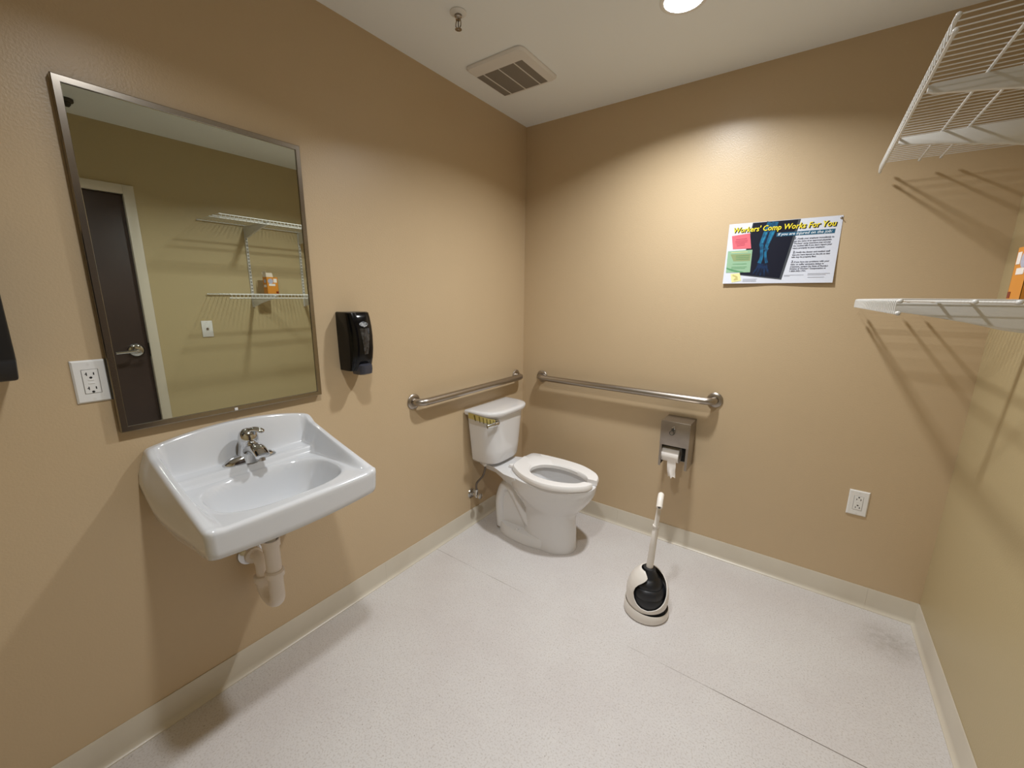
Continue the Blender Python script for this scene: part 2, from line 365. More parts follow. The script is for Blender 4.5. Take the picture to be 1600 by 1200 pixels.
# ------------------------------------------------------------------ wall plates
def plate_gfci(name, label, P, w, h):
    """P(a, b, d): a = across (from the left edge), b = up (from the bottom), d = out from the wall"""
    t = thing(name, label, 'outlet', P(w / 2, h / 2, 0))
    def bx(a0, a1, b0, b1, d0, d1, bev=0):
        g = box(a0, a1, b0, b1, d0, d1, bev); return [P(*p) for p in g[0]], g[1]
    cw, ch = .034, .067; a0, b0 = (w - cw) / 2, (h - ch) / 2
    hole = [bx(0, a0, 0, h, .0003, .0055), bx(a0 + cw, w, 0, h, .0003, .0055), bx(a0, a0 + cw, 0, b0, .0003, .0055), bx(a0, a0 + cw, b0 + ch, h, .0003, .0055)]
    # one plate with a bevelled edge around a rectangular opening
    r0 = [(0, 0), (w, 0), (w, h), (0, h)]; e = .004
    rings = [[P(a, b, .0003) for a, b in r0], [P(a, b, .0025) for a, b in r0],
             [P(a + (e if a == 0 else -e), b + (e if b == 0 else -e), .0058) for a, b in r0],
             [P(a, b, .0058) for a, b in ((a0, b0), (a0 + cw, b0), (a0 + cw, b0 + ch), (a0, b0 + ch))],
             [P(a, b, .002) for a, b in ((a0, b0), (a0 + cw, b0), (a0 + cw, b0 + ch), (a0, b0 + ch))]]
    obj('cover_plate', loft(rings, False, True), M_white, t, 20)
    face = obj('receptacle_face', bx(a0 + .0012, a0 + cw - .0012, b0 + .0012, b0 + ch - .0012, .003, .0068, .0008), M_white, t, 20)
    for cb in (h / 2 + .0195, h / 2 - .0195):
        obj('slot', join(bx(w / 2 - .0082, w / 2 - .0062, cb - .003, cb + .006, .0064, .0071), bx(w / 2 - .0105, w / 2 - .0062, cb + .0006, cb + .0026, .0064, .0071)), M_slot, t, 0)
        obj('slot', bx(w / 2 + .0056, w / 2 + .0080, cb - .002, cb + .005, .0064, .0071), M_slot, t, 0)
        c8 = [(w / 2 + .0032 * cos(2 * pi * k / 10), cb - .0088 + .0030 * sin(2 * pi * k / 10)) for k in range(10)]
        obj('ground_hole', loft([[P(a, b, .0064) for a, b in c8], [P(a, b, .0071) for a, b in c8]]), M_slot, t, 0)
    for k, bb in enumerate((h / 2 + .0032, h / 2 - .0062)):
        obj('test_button', bx(w / 2 - .0062, w / 2 + .0062, bb, bb + .0034, .0066, .0078, .0005), M_white, t, 0)
    for bb in (.0105, h - .0105):
        c8 = [(w / 2 + .003 * cos(2 * pi * k / 12), bb + .003 * sin(2 * pi * k / 12)) for k in range(12)]
        obj('screw', loft([[P(a, b, .0055) for a, b in c8], [P(a, b, .0064) for a, b in c8]]), M_vent, t, 0)
    return t
plate_gfci('outlet_plate', 'white rectangular power outlet on the left wall at the mirror\'s edge', lambda a, b, d: (d, -2.1395 + a, 1.1195 + b), .0688, .1165)
# back wall outlet is mounted upside down: flip both axes
plate_gfci('outlet_plate', 'white power outlet low on the back wall, below the wire shelves', lambda a, b, d: (1.8975 - a, -d, .5655 - b), .0725, .1195)
jp = thing('jack_plate', 'white wall plate with one round jack under the lower shelf, seen in the mirror', 'wall plate', (W, -1.152, 1.157))
def jb(g): return [(W - p[2], p[0], p[1]) for p in g[0]], g[1]
obj('cover_plate', jb(box(-1.187, -1.117, 1.0975, 1.2165, .0004, .006, .002)), M_white, jp)
obj('jack', lathe([(.008, .005), (.008, .010), (.005, .010), (.005, .017), (.001, .017)], (W, -1.152, 1.157), (-1, 0, 0), 16), M_steel, jp)
for zz in (1.109, 1.205): obj('screw', lathe([(.003, .005), (.003, .007), (.001, .0072)], (W, -1.152, zz), (-1, 0, 0), 10), M_vent, jp)

# ------------------------------------------------------------------ black dispensers on the left wall
sd = thing('soap_dispenser', 'glossy black wall soap dispenser with smoked window beside the mirror', 'soap dispenser', (0, -1.318, 1.10))
SY = -1.318
dep = [(1.108, .086), (1.125, .098), (1.16, .110), (1.20, .117), (1.25, .117), (1.29, .111), (1.325, .101), (1.344, .092)]
def sring(z, d, hw, n=24):
    out = [(.001, SY - hw, z)]
    for k in range(n + 1):
        a = -pi / 2 + pi * k / n
        out.append((.03 + (d - .03) * abs(cos(a)) ** .55, SY + hw * (1 if sin(a) > 0 else -1) * abs(sin(a)) ** .55, z))
    out.append((.001, SY + hw, z)); return out
hwt = lambda z: interp([(1.108, .050), (1.16, .0525), (1.30, .0545), (1.347, .054)], z)
rings = [sring(1.106, .076, .047)] + [sring(z, d, hwt(z)) for z, d in dep] + [sring(1.3475, .086, .050)]
obj('housing', loft(rings), M_black, sd, 35)
def strip(z0, z1, hw0, hw1, off, nz=8, ny=6, oval=False):
    rows = []
    for i in range(nz + 1):
        z = z0 + (z1 - z0) * i / nz; d = interp(dep, z); hw = hw0 + (hw1 - hw0) * i / nz
        if oval: hw *= max(sin(pi * (i + .35) / (nz + .7)), .1)
        row = []
        for j in range(ny + 1):
            yy = -hw + 2 * hw * j / ny; q = min(abs(yy) / hwt(z), .999); a = math.asin(q ** (1 / .55))
            row.append((.03 + (d - .03) * cos(a) ** .55 + off, SY + yy, z))
        rows.append(row)
    return rows
def sheet(rows, th=.002):
    g = loft(rows, False, False, closed=False); n = len(rows[0]); m = len(rows)
    back = [[(p[0] - th, p[1], p[2]) for p in r] for r in rows]; g2 = loft(back, False, False, closed=False)
    vs = list(g[0]) + list(g2[0]); o = len(g[0]); fs = list(g[1]) + [tuple(i + o for i in f)[::-1] for f in g2[1]]
    for j in range(n - 1):
        fs.append((j + 1, j, o + j, o + j + 1)); b_ = (m - 1) * n; fs.append((b_ + j, b_ + j + 1, o + b_ + j + 1, o + b_ + j))
    for i in range(m - 1):
        fs.append((i * n, (i + 1) * n, o + (i + 1) * n, o + i * n)); e = i * n + n - 1; fs.append((e + n, e, o + e, o + e + n))
    return vs, fs
obj('window', sheet(strip(1.178, 1.283, .0085, .022, .0015), .004), M_window, sd, 30)
obj('emblem', sheet(strip(1.288, 1.311, .020, .020, .0012, 14, 10, True), .004), M_emblem, sd, 30)
pv = [(z, .07 + .045 * smst(1.142, 1.098, z), .037) for z in (1.095, 1.102, 1.12, 1.140)]
pl = []
for z, d, hw in [(1.092, .108, .026), (1.097, .119, .029), (1.115, .123, .030), (1.132, .1225, .029), (1.137, .105, .027)]:
    pl.append([(.055, SY - hw, z)] + [(.055 + (d - .055) * abs(cos(a)) ** .4, SY + hw * (1 if a > 0 else -1) * abs(sin(a)) ** .5, z) for a in [-pi / 2 + pi * k / 16 for k in range(17)]] + [(.055, SY + hw, z)])
obj('push_lever', loft(pl), M_grey, sd, 35)
obj('lock', lathe([(.005, 0), (.005, .003), (.001, .0032)], (.070, SY - .047, 1.318), (.55, -.83, 0), 12), M_steel, sd)

td = thing('towel_dispenser', 'black paper towel dispenser cut off by the left edge of the photo', 'towel dispenser', (0, -2.39, 1.2))
body = prism([(.001, 1.211), (.17, 1.223), (.212, 1.27), (.216, 1.52), (.18, 1.575), (.001, 1.59)], 1, -2.55, -2.238, .006)
obj('housing', body, M_black2, td, 35)
obj('front_cover', prism([(.2185, 1.30), (.2195, 1.50), (.214, 1.50), (.2105, 1.30)], 1, -2.52, -2.27), M_window, td, 0)
obj('paper_slot', box(.06, .15, -2.53, -2.26, 1.2225, 1.228), M_slot, td, 0)

# ------------------------------------------------------------------ sink
SKY, SHW = -1.780, .250
sk = thing('wall_sink', 'white porcelain wall-hung sink with chrome faucet below the mirror', 'sink', (0, SKY, .70))
XF = .447
def xf(dy):
    f = XF + .004 * (1 - (dy / SHW) ** 2); e = SHW - abs(dy); r = .022
    if e < r: f -= r - sqrt(max(r * r - (r - e) ** 2, 0))
    return f
def hwx(x): return SHW + .012 * (1 - smst(0, .16, x)) * 0
def zback(dy): return .957 + .034 * (1 - (dy / SHW) ** 2)
def rimz(x): return interp([(0, .957), (.03, .951), (.07, .935), (.12, .921), (.18, .904), (.25, .886), (.31, .871), (.37, .856), (.42, .844), (.46, .839)], x)
def deck(x): return .862 + .004 * smst(.1, .05, x) - .024 * smst(.110, .126, x) - .001 * smst(.2, .45, x)
def ztop(x, dy):
    es = SHW - abs(dy); ef = xf(dy) - x; z = deck(x)
    z = max(rimz(x), z) * (1 - smst(.020, .048, es)) + z * smst(.020, .048, es)
    b = smst(.024, .062, x); zb_ = zback(dy)
    zr = max(zb_, rimz(x)) if es < .02 else zb_
    z = zb_ * (1 - b) + z * b
    q = abs((x - .272) / .130) ** 2.8 + abs(dy / .186) ** 2.8
    h_ = 1 - q; h_ = min(.5 * (h_ + sqrt(h_ * h_ + .0036)), 1)
    z -= .138 * (1 - (1 - h_) ** 2.3) * smst(-.35, 0, 1 - q)
    e = min(es, ef); R = .013
    if e < R: z -= R - sqrt(max(R * R - (R - e) ** 2, 0))
    R2 = .012
    if x < R2: z -= (R2 - sqrt(max(R2 * R2 - (R2 - x) ** 2, 0))) * .8
    return z
def zedge(x): return interp([(0, .745), (.04, .712), (.08, .694), (.12, .692), (.2, .706), (.3, .730), (.4, .752), (.445, .760), (.5, .762)], x)
NX, NY = 140, 180
def warp(t):  # denser at both ends
    return t - .13 * sin(2 * pi * t) / 1.0 * .9
us = [warp(i / NX) for i in range(NX + 1)]; vs_ = [2 * warp(j / NY) - 1 for j in range(NY + 1)]
def sink_geo():
    vs, fs = [], []
    idx = {}
    for j, v_ in enumerate(vs_):
        dy = v_ * SHW
        for i, u_ in enumerate(us):
            x = max(.002, u_ * xf(dy)); idx[(i, j)] = len(vs); vs.append((x, SKY + dy, ztop(u_ * xf(dy), dy)))
    for j in range(NY):
        for i in range(NX): fs.append((idx[i, j], idx[i + 1, j], idx[i + 1, j + 1], idx[i, j + 1]))
    # boundary loop
    loop = [(i, 0) for i in range(NX)] + [(NX, j) for j in range(NY)] + [(i, NY) for i in range(NX, 0, -1)] + [(0, j) for j in range(NY, 0, -1)]
    prev = [idx[k] for k in loop]
    def bott(i, j, f):
        dy = vs_[j] * SHW; u_ = us[i]; x = u_ * xf(dy); ze = zedge(x) - .012 * (1 - (dy / SHW) ** 2) * smst(.2, .44, x)
        return dy, x, ze
    nrow = 7
    for rr in range(1, nrow + 1):
        f = rr / nrow; cur = []
        for (i, j) in loop:
            dy, x, ze = bott(i, j, f); zt = ztop(x, dy)
            z = zt + (ze - zt) * f
            # slight outward belly towards the wall, tucked in at the bottom
            bel = .022 * sin(pi * min(f * 1.1, 1)) * (1 - smst(.02, .38, x)) - (.014 * smst(.75, 1, f)) * (1 - .8 * smst(.2, .42, x)) - .003 * f
            yy = dy * (1 + bel / SHW)
            xx = x - (.003 * f + .004 * smst(.85, 1, f)) * (1 if i == NX else u_if(i))
            cur.append(len(vs)); vs.append((max(.002, xx), SKY + yy, z))
        n = len(loop)
        for k in range(n): fs.append((prev[k], cur[k], cur[(k + 1) % n], prev[(k + 1) % n]))
        prev = cur
    # underside: grid that takes the bottom loop as its border
    bi = {k: prev[a] for a, k in enumerate(loop)}
    for j in range(NY + 1):
        for i in range(NX + 1):
            if (i, j) in bi: continue
            dy, x, ze = bott(i, j, 1); e = min(SHW - abs(dy), xf(dy) - x, .2)
            zz = ze - .070 * smst(.03, .2, SHW - abs(dy)) * smst(.04, .26, xf(dy) - x) * smst(-.02, .10, x)
            zz = max(zz, .668)
            bi[(i, j)] = len(vs); vs.append((max(.002, x - .007), SKY + dy * (1 - .017 / SHW * (1 - .7 * smst(.2, .42, x))), zz))
    for j in range(NY):
        for i in range(NX): fs.append((bi[i, j], bi[i, j + 1], bi[i + 1, j + 1], bi[i + 1, j]))
    return vs, fs
def u_if(i): return us[i]
obj('basin', sink_geo(), M_porc, sk, 60)
obj('drain_ring', lathe([(.001, .004), (.012, .003), (.016, .0055), (.024, .005), (.026, .001)], (.268, SKY, ztop(.268, 0) - .0005), n=28), M_chrome, sk)
# faucet: centre-set, single lever
FY, FX, FZ = -1.777, .083, .861
def frings():
    out = []
    for s_, z in ((1, 0), (1.0, .004), (.93, .010), (.80, .017), (.60, .023), (.40, .027)):
        out.append([(FX + .028 * s_ ** .5 * (1 if cos(a) > 0 else -1) * abs(cos(a)) ** .9, FY + .083 * s_ * sin(a), FZ + z) for a in [2 * pi * k / 40 for k in range(40)]])
    return out
fb = obj('faucet', join(loft(frings()), lathe([(.038, .004), (.0345, .02), (.0305, .045), (.0285, .062), (.0295, .064), (.0295, .067)], (FX - .002, FY, FZ), (.10, 0, 1), 28)), M_chrome, sk, 45)
sp_path = smooth_path([(FX + .004, FY, FZ + .032), (FX + .040, FY, FZ + .052), (FX + .076, FY, FZ + .053), (FX + .104, FY, FZ + .036)], 7)
obj('spout', tube(sp_path, [.027 - .005 * i / 21 for i in range(21)] + [.017], 20, sy=.72), M_chrome, fb, 50)
obj('aerator', tube([(FX + .092, FY, FZ + .034), (FX + .0935, FY, FZ + .021)], .0105, 14), M_steel, fb)
hx = FX + .005
hd = lathe([(.0295, .067), (.0305, .072), (.0298, .088), (.025, .102), (.015, .112), (.001, .115)], (FX - .002, FY, FZ), (.10, 0, 1), 28)
wing = tube(smooth_path([(hx + .002, FY, FZ + .103), (hx + .018, FY + .014, FZ + .110), (hx + .030, FY + .027, FZ + .106), (hx + .037, FY + .037, FZ + .099)], 5), [.016, .0155, .015, .0145, .014, .0138, .0136, .0134, .0132, .013, .013, .013, .0125, .0115, .0095, .005], 12, sy=.6)
obj('lever', join(hd, wing), M_chrome, fb, 50)
# drain trap
TY = -1.778; TX = .165
tr = obj('drain_trap', join(tube([(TX, TY, .672), (TX, TY, .565)], .0165, 18)), M_white, sk)
obj('tailpiece_sleeve', lathe([(.0285, .566), (.0285, .590), (.0255, .592), (.0245, .586), (.0245, .46)], (TX, TY, 0), n=24), M_pvc, tr)
rx = .052
jp_ = [(TX, TY, .462), (TX, TY, .385)] + [(TX - rx + rx * cos(a), TY, .372 - rx * .75 * sin(a)) for a in [pi * k / 12 for k in range(13)]] + [(TX - 2 * rx, TY, .395)]
obj('trap_bend', tube(jp_, .0245, 20), M_pvc, tr, 60)
obj('slip_nut', lathe([(.024, 0), (.031, .002), (.031, .020), (.027, .026), (.025, .026)], (TX, TY, .448), n=20), M_pvc, tr, 30)
obj('slip_nut', lathe([(.024, 0), (.0305, .002), (.0305, .018), (.027, .024), (.022, .024)], (TX - 2 * rx, TY, .384), n=20), M_pvc, tr, 30)
el = [(TX - 2 * rx, TY, .405), (TX - 2 * rx, TY, .452)] + [(TX - 2 * rx - .022 + .022 * cos(a), TY - .006 * k / 6, .452 + .026 * sin(a)) for k, a in enumerate([pi / 2 * k / 6 for k in range(7)])] + [(.004, TY - .012, .478)]
obj('trap_arm', tube(el, .020, 18), M_pvc, tr, 60)
obj('slip_nut', lathe([(.021, 0), (.029, .002), (.029, .018), (.022, .022)], (.036, TY - .009, .478), (-1, 0, 0), 20), M_pvc, tr, 30)
obj('wall_flange', lathe([(.021, .016), (.024, .012), (.040, .006), (.042, .0008), (.030, .0006)], (0, TY - .012, .478), (1, 0, 0), 28, False), M_chrome, tr)

# ------------------------------------------------------------------ toilet
AX = -.417
to = thing('toilet', 'white two-piece toilet with open-front seat standing in the room corner', 'toilet', (.4, AX, 0))
def dring(z, hw, xb, xfr, n=40, pw=.55, py=.62):
    out = [(xb, AX - hw, z)]
    for k in range(n + 1):
        a = -pi / 2 + pi * k / n
        out.append((xb + .03 + (xfr - xb - .03) * abs(cos(a)) ** pw, AX + hw * (1 if sin(a) > 0 else -1) * abs(sin(a)) ** py, z))
    out.append((xb, AX + hw, z)); return out
tk = [dring(.432, .128, .035, .165), dring(.437, .142, .030, .178), dring(.452, .152, .026, .187)] + \
     [dring(.452 + t * .285, .152 + .030 * t, .026 - .006 * t, .187 + .018 * t) for t in (.25, .5, .75, 1)]
obj('tank', loft(tk), M_porc2, to, 50)
ld_ = [dring(.7355, .186, .016, .210), dring(.738, .196, .014, .219), dring(.745, .2005, .012, .224), dring(.757, .203, .011, .227), dring(.765, .201, .012, .225), dring(.769, .195, .016, .219), dring(.7705, .178, .028, .200), dring(.771, .12, .06, .16)]
obj('tank_lid', loft(ld_), M_porc2, to, 50)
lvy, lvz, lvx = AX - .122, .706, .178
fl = obj('flush_lever', join(lathe([(.021, 0), (.021, .009), (.016, .016), (.001, .017)], (lvx, lvy, lvz), (.9, -.43, 0), 20)), M_chrome, to)
obj('lever_arm', tube(smooth_path([(lvx + .010, lvy, lvz), (lvx + .026, lvy - .008, lvz), (lvx + .024, lvy - .038, lvz - .003), (lvx + .004, lvy - .080, lvz - .008)], 5), [.010] * 8 + [.0115] * 8, 10, sy=1.15), M_chrome, fl, 50)
# bowl and pedestal
def egg(z, xb, xfr, hw, n=48, cxr=.45, pw=.5):
    cx_ = xb + (xfr - xb) * cxr; out = []
    for k in range(n):
        a = 2 * pi * k / n; c, s_ = cos(a), sin(a)
        ax_ = (xfr - cx_) if c > 0 else (cx_ - xb)
        e = 1.0 if c > 0 else .8
        out.append((cx_ + ax_ * (1 if c > 0 else -1) * abs(c) ** e, AX + hw * (1 if s_ > 0 else -1) * abs(s_) ** (.92 if c > 0 else .85), z))
    return out
bw = [egg(0.001, .30, .657, .110, cxr=.6), egg(.03, .31, .654, .106, cxr=.6), egg(.10, .33, .650, .103, cxr=.6), egg(.17, .335, .645, .104, cxr=.58), egg(.21, .33, .648, .112, cxr=.55),
      egg(.245, .315, .668, .128, cxr=.52), egg(.285, .285, .703, .148, cxr=.5), egg(.33, .255, .735, .165, cxr=.48), egg(.37, .240, .754, .174, cxr=.46), egg(.398, .240, .757, .172, cxr=.45), egg(.412, .242, .757, .172, cxr=.45),
      egg(.417, .248, .751, .166, cxr=.45), egg(.417, .345, .715, .128, cxr=.45), egg(.408, .355, .708, .122, cxr=.45), egg(.385, .36, .705, .120, cxr=.45), egg(.33, .37, .690, .112, cxr=.45), egg(.28, .39, .64, .092, cxr=.45), egg(.24, .42, .57, .062, cxr=.45), egg(.23, .44, .54, .04, cxr=.45)]
deckp = [[(x, AX + sg * w, z) for x, w, sg in [(.03, .09, -1), (.15, .105, -1), (.26, .150, -1), (.34, .16, -1), (.34, .16, 1), (.26, .150, 1), (.15, .105, 1), (.03, .09, 1)]] for z in (.372, .414)]
deckp = [[(.07 if p[0] < .1 else p[0], AX + (p[1] - AX) * .8, p[2] + (.0 if p[0] < .2 else -.02)) for p in deckp[0]], [(p[0], AX + (p[1] - AX) * .97, p[2] - .012) for p in deckp[1]], deckp[1], ]
neck = loft([[(.16, AX - .07, .375), (.36, AX - .11, .375), (.36, AX + .11, .375), (.16, AX + .07, .375)], [(.20, AX - .045, .29), (.34, AX - .07, .25), (.34, AX + .07, .25), (.20, AX + .045, .29)]])
obj('bowl', join(loft(bw), loft(deckp), neck), M_porc2, to, 45)
# trapway showing on the side of the pedestal, with the recessed web and the foot
tp = smooth_path([(.175, AX, .02), (.165, AX, .12), (.166, AX, .20), (.190, AX, .272), (.232, AX, .298), (.275, AX, .262), (.325, AX, .185), (.375, AX, .11), (.43, AX, .06)], 5)
obj('trapway', tube(tp, [.045] * len(tp), 20, sy=1.0, up=(1, 0, 0)), M_porc2, to, 60)
tr_o = bpy.data.objects['trapway']
for v_ in tr_o.data.vertices:  # wider across than in profile
    wy = v_.co.y; v_.co.y = wy * 1.85 if abs(wy) < .0226 else (1 if wy > 0 else -1) * min(abs(wy) * 1.85, .082)
obj('pedestal_web', prism([(.17, .03), (.17, .25), (.23, .285), (.28, .25), (.42, .10), (.42, .03)], 1, AX - .062, AX + .062), M_porc2, to, 30)
ft = [[(x, y, z) for x, y, _ in egg(0, .145 + i_, .60, .128 - i_ * .8, cxr=.5)] for z, i_ in ((.001, 0), (.006, 0), (.010, .002), (.052, .006), (.060, .012), (.062, .03))]
obj('foot', loft(ft), M_porc2, to, 45)
for sg in (-1, 1): obj('bolt_cap', lathe([(.012, 0), (.012, .008), (.008, .014), (.001, .016)], (.325, AX + sg * .103, .056), n=16), M_porc2, to)
obj('bowl_water', lathe([(.001, .0), (.058, 0), (.058, -.003), (.001, -.003)], (.50, AX, .262), n=28), M_water, to, 0)
# open-front seat: horseshoe section swept between an outer and an inner outline
def resample(pts, n):
    P = smooth_path([(p[0], p[1], 0) for p in pts], 8); L_ = [0]
    for a, b in zip(P, P[1:]): L_.append(L_[-1] + (b - a).length)
    out = []; k = 0
    for i in range(n):
        d = L_[-1] * i / (n - 1)
        while k < len(P) - 2 and L_[k + 1] < d: k += 1
        out.append(P[k].lerp(P[k + 1], (d - L_[k]) / max(L_[k + 1] - L_[k], 1e-9)))
    return out
SO = [(.754, -.440), (.738, -.492), (.67, -.556), (.575, -.594), (.478, -.596), (.375, -.566), (.29, -.512), (.256, -.470), (.245, -.372), (.246, -.272), (.264, -.246), (.32, -.236), (.40, -.231), (.49, -.230), (.60, -.243), (.70, -.290), (.744, -.338), (.760, -.396)]
SI = [(.700, -.440), (.675, -.480), (.62, -.512), (.54, -.534), (.46, -.532), (.40, -.50), (.372, -.455), (.372, -.41), (.40, -.362), (.46, -.332), (.54, -.325), (.62, -.342), (.675, -.368), (.704, -.398)]
def seat_geo():
    O, I = resample(SO, 81), resample(SI, 81)
    sec = [(.02, .4195), (0, .427), (.015, .440), (.08, .4475), (.45, .4485), (.93, .446), (1, .438), (.985, .4195)]
    return loft([[(a.x + (b.x - a.x) * t, a.y + (b.y - a.y) * t, z) for t, z in sec] for a, b in zip(O, I)])
obj('seat', seat_geo(), M_seat, to, 40)
for sg in (-1, 1): obj('seat_hinge', box(.226, .262, AX + .03 + sg * .070 - .016, AX + .03 + sg * .070 + .016, .4145, .434, .005), M_seat, to)

# yellow tape along the lid's left edge
def lid_pt(a, z, off):
    hw, xb, xfr = .203, .011, .227
    x = xb + .03 + (xfr - xb - .03) * abs(cos(a)) ** .55; y = AX + hw * (1 if sin(a) > 0 else -1) * abs(sin(a)) ** .62
    n = V3((cos(a), sin(a), 0)); return V3((x, y, z)) + n * off
ang = [-1.57 + .87 * k / 14 for k in range(15)]
def tband(z0, z1, off):
    return loft([[lid_pt(a, z0(k / 14), off) for k, a in enumerate(ang)], [lid_pt(a, z1(k / 14), off) for k, a in enumerate(ang)]], False, False, closed=False)
tape = obj('tape_strip', join(tband(lambda t: .757 - .026 * t, lambda t: .724 - .022 * t, .0022), tband(lambda t: .757 - .026 * t, lambda t: .724 - .022 * t, .0030)), M_tape, to, 30, fix=False)
tape['label'] = 'yellow tape with dark dashes along the left edge of the tank lid'
for k in range(6):
    a = -1.50 + k * .14; t = (a + 1.57) / .87; zt = .752 - .026 * t
    q = [lid_pt(a, zt, .0036), lid_pt(a + .035, zt, .0036), lid_pt(a + .06, zt - .034, .0036), lid_pt(a + .03, zt - .034, .0036)]
    obj('tape_dash', (q + [p + V3((-.0004, 0.0004, 0)) for p in q], [(0, 1, 2, 3), (7, 6, 5, 4), (0, 4, 5, 1), (1, 5, 6, 2), (2, 6, 7, 3), (3, 7, 4, 0)]), M_tapedk, tape, 0)

# stop valve and hose at the wall
vy, vz = -.555, .212
sv = thing('stop_valve', 'chrome water stop valve with braided hose at the wall beside the toilet', 'valve', (0, vy, vz))
obj('wall_flange', lathe([(.010, .010), (.014, .008), (.029, .004), (.031, .0006), (.02, .0005)], (0, vy, vz), (1, 0, 0), 24, False), M_chrome, sv)
obj('valve_body', join(tube([(.003, vy, vz), (.052, vy, vz)], .010, 12), tube([(.042, vy, vz - .012), (.042, vy, vz + .038)], .011, 12)), M_chrome, sv)
obj('valve_handle', lathe([(.006, 0), (.006, .012), (.019, .014), (.019, .022), (.012, .026), (.001, .026)], (.052, vy, vz), (1, 0, 0), 14), M_chrome, sv)
obj('supply_hose', tube(smooth_path([(.042, vy, vz + .036), (.045, vy, vz + .08), (.080, vy + .014, vz + .13), (.092, vy + .022, vz + .175), (.092, vy + .024, vz + .196)], 6), .0062, 10), M_hose, sv, 60)
obj('hose_nut', lathe([(.008, 0), (.010, .003), (.013, .006), (.014, .019), (.010, .0215)], (.092, vy + .024, vz + .196), n=12), M_white, sv)

# ------------------------------------------------------------------ grab bars
def grab_bar(label, a, b, out, loc):
    """a, b: flange centres on the wall; out: unit normal into the room"""
    t = thing('grab_bar', label, 'grab bar', loc, 'grab bars around the toilet')
    a, b, out = V3(a), V3(b), V3(out); ax_ = (b - a).normalized(); so = .057; r = .019; R = .042
    path = [a + out * .002, a + out * (so - R)]
    path += [a + out * (so - R) + ax_ * R - ax_ * (R * cos(t_)) + out * (R * sin(t_)) for t_ in [pi / 2 * k / 8 for k in range(1, 9)]]
    path += [b + out * (so - R) - ax_ * R + ax_ * (R * sin(t_)) + out * (R * cos(t_)) for t_ in [pi / 2 * k / 8 for k in range(0, 9)]]
    path += [b + out * .002]
    obj('bar', tube(path, r, 20, up=(0, 0, 1)), M_steel, t, 60)
    for c in (a, b):
        obj('flange', lathe([(.0195, .010), (.028, .010), (.036, .0075), (.0395, .004), (.0395, .0006), (.02, .0005)], c, out, 32, False), M_steel, t, 30)
grab_bar('shorter stainless grab bar on the left wall above the toilet tank', (0, -.985, .890), (0, -.088, .890), (1, 0, 0), (0, -.53, .89))
grab_bar('longer stainless grab bar on the back wall above the paper dispenser', (.158, 0, .891), (1.224, 0, .891), (0, -1, 0), (.69, 0, .891))

# ------------------------------------------------------------------ toilet paper dispenser
px0, px1, pz0, pz1, pd = .999, 1.146, .512, .773, .138
pdp = thing('paper_dispenser', 'stainless steel toilet paper dispenser with a key in its lock on the back wall', 'paper dispenser', ((px0 + px1) / 2, 0, pz0))
th = .003; oz = .640
sides = [prism([(-.001, pz0), (-.001, pz1), (-pd + .004, pz1), (-pd, pz1 - .004), (-pd, pz0 + .004), (-pd + .02, pz0)], 0, a, a + th) for a in (px0, px1 - th)]
shell = join(*sides, box(px0, px1, -pd + .003, -.001, pz1 - th, pz1 + .0005, .001), box(px0 + th, px1 - th, -.004, -.001, pz0, pz1),
             box(px0 + th, px0 + .012, -pd, -pd + .003, pz0 + .004, oz), box(px1 - .012, px1 - th, -pd, -pd + .003, pz0 + .004, oz))
obj('housing', shell, M_steel2, pdp, 20)
obj('inner_tray', join(box(px0 + th, px1 - th, -.010, -.0045, pz0 + .005, oz + .02), box(px0 + .0035, px0 + .006, -pd + .01, -.01, pz0 + .005, oz), box(px1 - .006, px1 - .0035, -pd + .01, -.01, pz0 + .005, oz)), M_slot, pdp, 0)
dr = obj('front_door', box(px0 - .001, px1 + .001, -pd - .004, -pd, oz, pz1 + .001, .0015), M_steel2, pdp, 30)
obj('divider', box(px0 + th, px1 - th, -pd + .004, -.012, oz + .008, oz + .011), M_slot, pdp, 0)
kx, kz = 1.064, .741
obj('lock', lathe([(.0085, .004), (.0085, .0085), (.006, .010), (.001, .010)], (kx, -pd, kz), (0, -1, 0), 18), M_chrome, dr)
key = [lathe([(.0028, .008), (.0028, .016), (.001, .016)], (kx, -pd, kz), (0, -1, 0), 8), box(kx - .0075, kx + .0055, -pd - .0175, -pd - .0155, kz - .016, kz + .002, .0006)]
ring = [(kx - .004 + .011 * cos(a), -pd - .0165, kz - .025 + .011 * sin(a)) for a in [2 * pi * k / 24 for k in range(25)]]
obj('key_ring', join(key[0], key[1], tube(ring, .0019, 6, caps=False)), M_dark, dr, 40)
roll = thing('toilet_roll', 'white toilet paper roll with a torn tail hanging in the steel dispenser', 'toilet paper', (1.053, -.090, .578))
rr_ = .043
obj('paper_roll', lathe([(.020, -.045), (rr_, -.045), (rr_, .045), (.020, .045)], (1.053, -.090, .578), (1, 0, 0), 36), M_paperroll, roll, 30)
obj('cardboard_core', lathe([(.012, -.0455), (.0200, -.0455), (.0200, .0455), (.012, .0455)], (1.053, -.090, .578), (1, 0, 0), 24), M_card3, roll)
tl = []
for i in range(13):
    t = i / 12; z = .570 - .118 * t; hw = .0225 - .006 * smst(.55, 1, t); cx_ = 1.064 + .006 * t
    row = []
    for k_, q in enumerate([-1, -.6, -.25, 0, .3, .65, 1]):
        yb = -.090 - (sqrt(max(rr_ ** 2 - max(.578 - z, 0) ** 2, 0)) if z > .55 else sqrt(rr_ ** 2 - .028 ** 2)) - .0012
        row.append((cx_ + hw * q + .003 * sin(7 * t + q) * smst(.4, .7, t), yb - .010 * cos(3.2 * q) * smst(.45, .9, t), z + ((k_ * 5) % 3 * .006 if i == 12 else 0)))
    tl.append(row)
